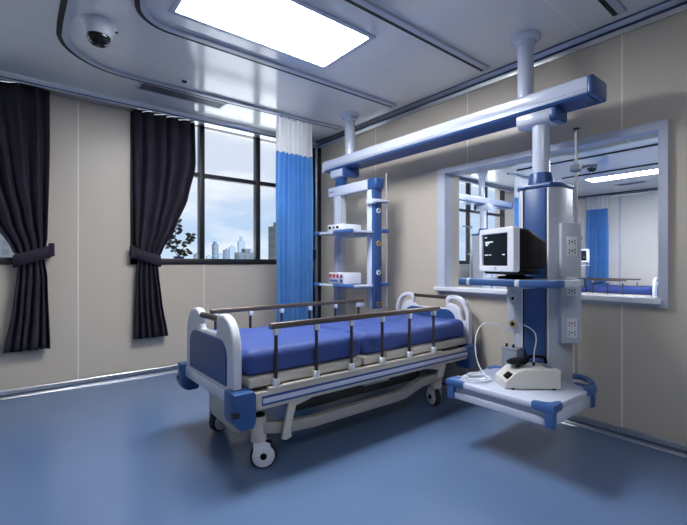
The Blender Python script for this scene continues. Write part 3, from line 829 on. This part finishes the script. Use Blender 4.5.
# ------------------------------------------------------------------ HOSPITAL BED
def bed(loc, rz, label, mlabel):
    t = thing('hospital_bed', label, 'bed', loc, rz)
    Z = Matrix(((0, 0, 1, 0), (1, 0, 0, 0), (0, 1, 0, 0), (0, 0, 0, 1)))     # plate XY -> YZ plane, normal +x
    def outline(bottom, top, w):
        half = [(w, bottom), (w, top - .21), (w - .008, top - .145), (w - .032, top - .080), (w - .075, top - .030), (w - .135, top - .004), (w - .19, top - .002),
                (w - .228, top - .012), (w - .247, top - .036), (w - .245, top - .07), (w - .238, top - .10), (w - .262, top - .128)]
        r = smooth(half[1:10], 4); r = [half[0]] + [tuple(p) for p in [(q.x, q.y) for q in r]] + half[10:]
        return [(p[0], p[1]) for p in r] + [(-p[0], p[1]) for p in r[::-1]]
    def smo(pts): return [(p.x, p.y) for p in smooth([(a, b, 0) for a, b in pts], 4)]
    def outl(bottom, top, w):
        half = smo([(w, top - .21), (w - .008, top - .145), (w - .032, top - .080), (w - .075, top - .030), (w - .135, top - .004), (w - .19, top - .002), (w - .228, top - .012), (w - .247, top - .036), (w - .243, top - .07), (w - .240, top - .10)])
        half = [(w, bottom)] + half + [(w - .262, top - .125)]
        return half + [(-p[0], p[1]) for p in half[::-1]]
    # ---- foot board
    fx = -1.055
    f = plate('footboard', outl(.455, .885, .392), [], .052, .014, 'white', t, Matrix.Translation((fx, 0, 0)) @ Z)
    plate('footboard_panel', rrect(-.305, .305, .488, .744, [.10, .10, .015, .015], 7), [], .066, .008, 'blue', f, Matrix.Translation((fx, 0, 0)) @ Z)
    MB().cyl((fx, -.205, .845), (fx, .205, .845), .019, 18).build('grab_bar', 'bronzedk', f)
    MB().box(fx - .034, fx + .02, -.40, .40, .400, .472, .008).build('foot_beam', 'white', t)
    # ---- head board, loops with open slots
    hx = 1.05
    def slot(s):
        pts = smo([(.215, .830), (.235, .852), (.285, .855), (.335, .838), (.372, .80), (.392, .745), (.398, .69)])
        back = smo([(.365, .672), (.352, .72), (.335, .765), (.30, .80), (.255, .815), (.222, .818)])
        q = pts + back
        return [(s * a, b) for a, b in (q if s > 0 else q[::-1])]
    h = plate('headboard', outl(.455, .895, .435), [slot(1), slot(-1)], .05, .010, 'white', t, Matrix.Translation((hx, 0, 0)) @ Z)
    plate('headboard_panel', rrect(-.30, .30, .485, .765, [.10, .10, .02, .02], 7), [], .064, .008, 'blue', h, Matrix.Translation((hx, 0, 0)) @ Z)
    MB().cyl((hx, -.205, .868), (hx, .205, .868), .016, 18).build('grab_bar', 'bronzedk', h)
    # ---- corner bumpers (blue wrap-round blocks)
    for sx in (-1, 1):
        for sy in (-1, 1):
            xo = -1.115 if sx < 0 else 1.095
            zb = .288 if sy < 0 else .30; ty = .14 if sy < 0 else .10
            pts = [(0, .488), (0, .350), (.015, .318), (.045, zb), (.115, zb), (.130, zb + .038), (.130, .47), (.112, .488)]
            b = MB()
            yo = sy * .475
            b.prism([(xo - sx * p[0], p[1]) for p in pts], ((0, yo, 0), (1, 0, 0), (0, 0, 1), (0, -sy * ty, 0)), .012)
            o = b.build('corner_bumper', 'blue', t)
            x0, x1 = sorted((xo + sx * .004, xo - sx * .03))
            y0, y1 = sorted((yo + sy * .004, yo - sy * .03))
            MB().box(x0, x1, y0, y1, .365, .395, .003).build('bumper_insert', 'rubber', o)
    # ---- side frames
    for s in (-1, 1):
        y0, y1 = sorted((s * .415, s * .455))
        fr = MB().box(-.98, 1.0, y0, y1, .372, .468, .006).build('side_frame', 'cream', t)
        y2, y3 = sorted((s * .453, s * .460))
        MB().box(-.945, .985, y2, y3, .392, .446, .003).build('stripe_edge', 'blue', fr)
        y2, y3 = sorted((s * .456, s * .4625))
        o = MB().box(-.94, .98, y2, y3, .405, .433, .003).build('stripe', 'enamel', fr)
    MB().box(-.98, 1.0, -.40, .40, .40, .462).build('deck_frame', 'creamdk', t)
    # ---- deck sections
    for x0, x1 in ((-1.005, -.185), (-.165, .025), (.045, .300), (.32, 1.0)):
        MB().box(x0, x1, -.425, .425, .487, .548, .012, 3).build('deck_section', 'cream', t)
    b = MB()
    for x in (-.7, -.3, .2, .7): b.box(x - .03, x + .03, -.35, .35, .46, .49)
    b.build('deck_support', 'under', t)
    # ---- side rails
    for s in (-1, 1):
        yy = s * .446
        x0, x1 = (-.89, .60)
        rail = MB().prism(rrect(-.017, .017, .808, .842, .007, 3), ((x0, yy, 0), (0, 1, 0), (0, 0, 1), (x1 - x0, 0, 0)), .003).build('side_rail', 'bronze', t)
        for k in range(6):
            x = -.852 + k * .278
            p = MB().cyl((x, yy, .505), (x, yy, .81), .0105, 14).build('rail_post', 'bronzedk', rail)
            MB().box(x - .016, x + .016, yy - .016, yy + .016, .772, .81, .005).build('post_bracket', 'white', p)
            MB().box(x - .018, x + .018, yy - .018, yy + .018, .482, .528, .005).build('post_socket', 'white', p)
        y0, y1 = sorted((s * .427, s * .462))
        MB().box(-.90, .63, y0, y1, .466, .486, .004).build('rail_base', 'cream', rail)
        if s > 0:
            MB().box(.50, .60, yy - .012, yy + .012, .765, .808, .006).build('rail_latch', 'white', rail)
    # ---- underbody
    b = MB(); b.box(-.62, .55, -.30, .30, .245, .40, .01); b.box(-.1, .35, -.34, -.2, .31, .40, .01); b.box(.5, .93, -.33, .33, .30, .40, .01)
    b.build('actuator_housing', 'under', t)
    MB().box(-.15, .10, -.40, -.28, .335, .372, .006).build('cable_tray', 'creamdk', t)
    for s in (-1, 1):
        path = [(-.90, .240), (-.75, .205), (-.55, .19), (.20, .19), (.30, .195), (.40, .225), (.48, .245), (.60, .25), (.72, .25)]
        up = [(x, z + (.032 if x < .3 else .034)) for x, z in path]; dn = [(x, z - .034) for x, z in path]
        MB().prism(up + dn[::-1], ((0, s * .385, 0), (1, 0, 0), (0, 0, 1), (0, -s * .05, 0)), .005).build('base_beam', 'creamdk', t)
        # link arm, foot end and head end
        for bx, dr in ((-.76, 1), (.45, 1)):
            arm = [(bx, .365), (bx + .045, .385), (bx + .20, .385), (bx + .15, .36), (bx + .05, .34), (bx + .012, .22), (bx + .02, .165), (bx - .015, .155), (bx - .045, .165), (bx - .03, .23)] if bx < 0 else \
                  [(bx, .37), (bx + .2, .385), (bx + .26, .36), (bx + .22, .27), (bx + .16, .27), (bx + .17, .33)]
            MB().prism(arm, ((0, s * .435, 0), (1, 0, 0), (0, 0, 1), (0, -s * .02, 0)), .003).build('lift_arm', 'cream', t)
    # cross beams and hubs
    b = MB()
    b.prism([(-.315, .335), (.265, .335), (.27, .205), (.22, .155), (-.10, .140), (-.20, .165), (-.31, .215)], ((-.965, 0, 0), (0, 1, 0), (0, 0, 1), (.10, 0, 0)), .012)
    b.build('foot_crossbeam', 'cream', t)
    MB().box(.66, .74, -.38, .38, .235, .30, .008).build('head_crossbeam', 'creamdk', t)
    for x, sg in ((-.905, -1), (.70, 1)):
        for s in (-1, 1):
            y = -.338 if s < 0 else .30
            hub = MB().cyl((x, y, .158), (x, y, .302), .045, 28).build('caster_hub', 'cream', t)
            MB().cyl((x, y, .301), (x, y, .310), .038, 24).build('hub_cap', 'rubber', hub)
            # caster: trailing wheel, covered disc both sides
            ca = math.radians({(-1, -1): -28, (-1, 1): 20, (1, -1): 75, (1, 1): 100}[(sg, s)])
            d = V((math.cos(ca), math.sin(ca), 0)); n = V((-d.y, d.x, 0))
            wc = V((x, y, .075)) + d * .028
            k = MB()
            k.lathe([(.030, -.027), (.068, -.025), (.075, -.018), (.075, .018), (.068, .025), (.030, .027)], wc, n, 36)
            cs = k.build('caster', 'rubber', t)
            for sg2 in (-1, 1):
                MB().lathe([(0, .026), (.060, .025), (.064, .029), (.055, .034), (.02, .036), (0, .036)], wc, n * sg2, 32).build('wheel_cover', 'white', cs)
                MB().lathe([(0, .035), (.020, .035), (.018, .040), (0, .041)], wc, n * sg2, 20).build('hub_dot', 'black', cs)
            fk = MB()
            up = V((0, 0, 1))
            fk.prism([(-.045, .03), (.0, -.028), (.030, -.03), (.055, .0), (.05, .07), (.01, .088), (-.045, .088)], (wc + n * -.033 - d * .012, d, up, n * .003), .0)
            fk.prism([(-.045, .03), (.0, -.028), (.030, -.03), (.055, .0), (.05, .07), (.01, .088), (-.045, .088)], (wc + n * .030 - d * .012, d, up, n * .003), .0)
            fk.cyl((x, y, .150), (x, y, .164), .030, 20)
            fk.build('fork', 'white', cs)
            MB().box(-.01, .055, -.018, .018, .0, .012, .004, mtx=Matrix.Translation(V((x, y, .15)) + d * .02) @ Matrix.Rotation(ca, 4, 'Z') @ Matrix.Rotation(.25, 4, 'Y')).build('brake_pedal', 'black', cs)
    # ---- mattress (a thing of its own)
    mt = thing('mattress', mlabel, 'mattress', V(loc) + Matrix.Rotation(rz, 3, 'Z') @ V((0, 0, .5485)), rz)
    for i, (x0, x1) in enumerate(((-1.015, -.176), (-.164, 1.0))):
        b = MB(); b.box(x0, x1, -.42, .42, 0, .148, .045, 4)
        bmesh.ops.subdivide_edges(b.bm, edges=[e for e in b.bm.edges if e.calc_length() > .3], cuts=22, use_grid_fill=True)
        rnd = random.Random(3 + i)
        from mathutils import noise
        for v in b.bm.verts:
            if v.co.z > .03:
                k = noise.noise(V((v.co.x * 3.2, v.co.y * 2.6, v.co.z * 4 + 5 * i))) * .014 + noise.noise(V((v.co.x * 8, v.co.y * 9, 3.3 + v.co.z * 6))) * .007
                v.co.z += k if v.co.z > .10 else 0
                v.co.y += (1 if v.co.y > 0 else -1) * k * .7 if abs(v.co.y) > .38 else 0
        b.build('cushion', 'mattress', mt, angle=60)
    return t
bed((-1.2, -2.145, 0), 0, 'hospital bed with white and blue end boards and bronze side rails in the main room',
    'royal blue two-part mattress lying on the hospital bed in the main room')
bed((6.95, -1.165, 0), -PI / 2, 'hospital bed of the next room seen through the opening by the far wall',
    'blue mattress on the bed of the next room')

# ------------------------------------------------------------------ NEXT ROOM: stand and small monitor
def monitor_stand(loc, label):
    t = thing('monitor_stand', label, 'stand', loc)
    b = MB()
    for k in range(5):
        a = 2 * PI * k / 5
        b.tube([(0, 0, .09), (.26 * math.cos(a), .26 * math.sin(a), .07)], [.022, .014], 8)
    b.build('star_base', 'grey', t)
    for k in range(5):
        a = 2 * PI * k / 5
        MB().cyl((.26 * math.cos(a) - .012, .26 * math.sin(a), .032), (.26 * math.cos(a) + .012, .26 * math.sin(a), .032), .032, 14).build('caster', 'rubber', t)
    MB().cyl((0, 0, .08), (0, 0, 1.13), .022, 18).build('pole', 'enamel', t)
    MB().box(-.18, .30, -.36, .10, 1.13, 1.152, .006).build('shelf', 'enamel', t)
monitor_stand((5.62, -.95, 0), 'wheeled stand with a shelf in the next room, mostly behind the outlet box')
monitor((5.70, -1.14, 1.1525), math.atan2(.779, .627), 'small black monitor with pale frame in the next room beside the outlet box')

# ------------------------------------------------------------------ OUTSIDE
def plant():
    t = thing('window_plant', 'dark leafy plant silhouetted outside the window beside the charcoal curtain', 'plant', (-1.70, .325, 1.165))
    MB().lathe([(0, 0), (.05, 0), (.062, .09), (.066, .095), (.055, .095), (.05, .08), (0, .08)], (0, 0, 0)).build('pot', 'navy', t)
    rnd = random.Random(11)
    st = MB(); lf = MB()
    stems = [[(0, 0, .08), (-.03, 0, .22), (-.035, .01, .36), (.0, .0, .52)], [(0, 0, .08), (.05, -.01, .20), (.10, -.02, .30), (.14, -.02, .36)], [(0, 0, .08), (-.06, .02, .18), (-.12, .02, .28), (-.15, .02, .31)], [(0, 0, .08), (.05, .03, .13), (.13, .02, .17)]]
    for s in stems:
        p = smooth(s, 5); st.tube(p, .004, 6)
        for q in p[4:]:
            for _ in range(2):
                a = rnd.uniform(0, 2 * PI); L = rnd.uniform(.05, .085); w = L * .30
                d = V((math.cos(a), math.sin(a) * .6, rnd.uniform(-.5, .5))).normalized()
                sd = d.cross(V((0, .8, .6))).normalized(); up = d.cross(sd) * .15
                pts = [q, q + d * L * .3 + sd * w, q + d * L * .65 + sd * w * .9, q + d * L, q + d * L * .65 - sd * w * .9, q + d * L * .3 - sd * w]
                mid = [q + d * L * .3 + up * w, q + d * L * .65 + up * w]
                vs = [lf.bm.verts.new(x) for x in pts]; ms = [lf.bm.verts.new(x) for x in mid]
                for f in ((vs[0], vs[1], ms[0]), (vs[1], vs[2], ms[1], ms[0]), (vs[2], vs[3], ms[1]), (vs[3], vs[4], ms[1]), (vs[4], vs[5], ms[0], ms[1]), (vs[5], vs[0], ms[0])):
                    lf.bm.faces.new(f)
    st.build('stem', 'stem', t)
    o = lf.build('foliage', 'leaf', t, recalc=False)
    m = o.modifiers.new('thick', 'SOLIDIFY'); m.thickness = .0012
plant()
BM = [building_mat('tower_pale_haze', (.15, .19, .24), (.10, .14, .20), 4, 5), building_mat('tower_blue_haze', (.075, .105, .15), (.05, .075, .115), 5, 6),  # pale and blue tones put distance haze into the tower colour
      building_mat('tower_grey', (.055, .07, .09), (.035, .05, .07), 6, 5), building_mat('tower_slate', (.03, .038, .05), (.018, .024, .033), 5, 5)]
CAM = V((-3.20, -4.625, 1.176)); TH = math.atan(328.5 / 408)
def building(px0, px1, top, dist, mi, label, steps=(), dep=9):
    """block whose top stands at that elevation, seen at distance dist beyond the window wall"""
    def X(px):
        l = (px - 343.5) / 408
        dx, dy = math.cos(TH) * l + math.sin(TH), -math.sin(TH) * l + math.cos(TH)
        return CAM.x + dx * (dist - CAM.y) / dy, (dist - CAM.y) / dy
    dist *= 3.2
    px0 = px0 + (px0 - 15) * dep / (dist + dep)
    px1 = max(px1, px0 + 2.5)
    a, ta = X(px0); c, tc = X(px1)
    zt = CAM.z + (263.5 - top) / 408 * (ta + tc) / 2
    base = -60
    steps = [(u, v, h * 3) for u, v, h in steps]
    t = thing('tower_building', label, 'building', ((a + c) / 2, dist, base), 0)
    w = (c - a) / 2
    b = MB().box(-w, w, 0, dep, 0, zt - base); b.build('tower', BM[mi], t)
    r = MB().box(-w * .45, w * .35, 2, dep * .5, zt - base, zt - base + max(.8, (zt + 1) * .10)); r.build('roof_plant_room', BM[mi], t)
    for k, (f0, f1, hh) in enumerate(steps):
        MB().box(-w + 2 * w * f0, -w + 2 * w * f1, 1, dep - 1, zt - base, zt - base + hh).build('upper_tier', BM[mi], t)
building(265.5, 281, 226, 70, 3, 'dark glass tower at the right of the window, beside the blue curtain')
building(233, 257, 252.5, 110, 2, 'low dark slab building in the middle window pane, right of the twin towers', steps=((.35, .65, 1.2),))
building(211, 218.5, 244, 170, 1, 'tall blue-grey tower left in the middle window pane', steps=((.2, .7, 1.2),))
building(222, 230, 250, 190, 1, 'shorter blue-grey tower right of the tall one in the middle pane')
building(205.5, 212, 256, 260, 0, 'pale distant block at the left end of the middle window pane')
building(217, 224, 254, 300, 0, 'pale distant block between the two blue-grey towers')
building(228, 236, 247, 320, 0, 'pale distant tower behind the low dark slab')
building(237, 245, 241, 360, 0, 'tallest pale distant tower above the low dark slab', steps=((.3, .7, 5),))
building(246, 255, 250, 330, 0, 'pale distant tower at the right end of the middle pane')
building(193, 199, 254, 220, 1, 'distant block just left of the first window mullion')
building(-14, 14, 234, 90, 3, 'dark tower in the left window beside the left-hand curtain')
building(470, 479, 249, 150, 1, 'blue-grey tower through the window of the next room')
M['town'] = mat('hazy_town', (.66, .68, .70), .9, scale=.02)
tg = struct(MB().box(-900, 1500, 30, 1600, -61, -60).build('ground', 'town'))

GROUPS = {'curtain track': 'curtain tracks under the ceilings', 'ceiling light': 'recessed ceiling light panels', 'vent': 'ceiling air vents',
          'security camera': 'dome cameras on the ceilings', 'building': 'towers of the city outside', 'monitor': 'patient monitors', 'bed': 'hospital beds',
          'mattress': 'mattresses on the hospital beds', 'ceiling beam': 'overhead supply beams'}
BYNAME = {'window_curtain': 'charcoal tied-back window curtains', 'privacy_curtain': 'blue privacy curtains', 'column_pendant': 'pendant columns'}
for ob in list(C.objects):
    if ob.parent is None and 'category' in ob:
        g = BYNAME.get(ob.name.split('.')[0]) or GROUPS.get(ob['category'])
        if g: ob['group'] = g

# ------------------------------------------------------------------ LIGHT AND SKY
w = bpy.data.worlds.new('World'); S.world = w; w.use_nodes = True
nt = w.node_tree; nt.nodes.clear()
tc = nd(nt, 'ShaderNodeTexCoord'); sp = nd(nt, 'ShaderNodeSeparateXYZ'); nt.links.new(tc.outputs['Generated'], sp.inputs[0])
rp = nd(nt, 'ShaderNodeValToRGB'); nt.links.new(sp.outputs['Z'], rp.inputs[0])
e = rp.color_ramp.elements
e[0].position = 0; e[0].color = (.62, .76, .92, 1)
e[1].position = .6; e[1].color = (.74, .80, .90, 1)
x = e.new(.09); x.color = (.52, .67, .87, 1)
x = e.new(.22); x.color = (.70, .75, .86, 1)
mp = nd(nt, 'ShaderNodeMapping'); mp.inputs['Scale'].default_value = (2.2, 2.2, 7)
nz = nd(nt, 'ShaderNodeTexNoise'); nz.inputs['Scale'].default_value = 2.3; nz.inputs['Detail'].default_value = 7
nt.links.new(tc.outputs['Generated'], mp.inputs[0]); nt.links.new(mp.outputs[0], nz.inputs[0])
cr = nd(nt, 'ShaderNodeValToRGB'); cr.color_ramp.elements[0].position = .45; cr.color_ramp.elements[1].position = .68
nt.links.new(nz.outputs['Fac'], cr.inputs[0])
mx = nd(nt, 'ShaderNodeMix', data_type='RGBA'); nt.links.new(cr.outputs[0], mx.inputs['Factor'])
nt.links.new(rp.outputs[0], mx.inputs['A']); mx.inputs['B'].default_value = (.92, .94, .97, 1)
bg = nd(nt, 'ShaderNodeBackground'); bg.inputs[1].default_value = 1.08
nt.links.new(mx.outputs['Result'], bg.inputs[0])
o = nd(nt, 'ShaderNodeOutputWorld'); nt.links.new(bg.outputs[0], o.inputs[0])

sun = bpy.data.lights.new('Sun', 'SUN'); so = bpy.data.objects.new('Sun', sun); C.objects.link(so)
sun.energy = 16; sun.angle = .05; sun.color = (1, 1, 1)
so.rotation_euler = V((-.35, .45, -1)).to_track_quat('-Z', 'Y').to_euler()
cam = bpy.data.cameras.new('Camera'); co = bpy.data.objects.new('Camera', cam); C.objects.link(co)
cam.sensor_width = 36; cam.sensor_fit = 'HORIZONTAL'; cam.lens = 36 * 408 / 687; cam.shift_y = 1 / 687; cam.clip_end = 3000; cam.clip_start = .05
co.location = CAM; co.rotation_euler = (PI / 2, 0, -TH)
S.camera = co
vs = S.view_settings
vs.view_transform = 'Standard'; vs.look = 'None'; vs.gamma = 1; vs.use_curve_mapping = False; vs.exposure = 0
S.cycles.max_bounces = 8; S.cycles.diffuse_bounces = 4; S.cycles.glossy_bounces = 4; S.cycles.transparent_max_bounces = 12
S.cycles.caustics_reflective = False; S.cycles.caustics_refractive = False
S.cycles.sample_clamp_indirect = 6
S.cycles.use_denoising = True
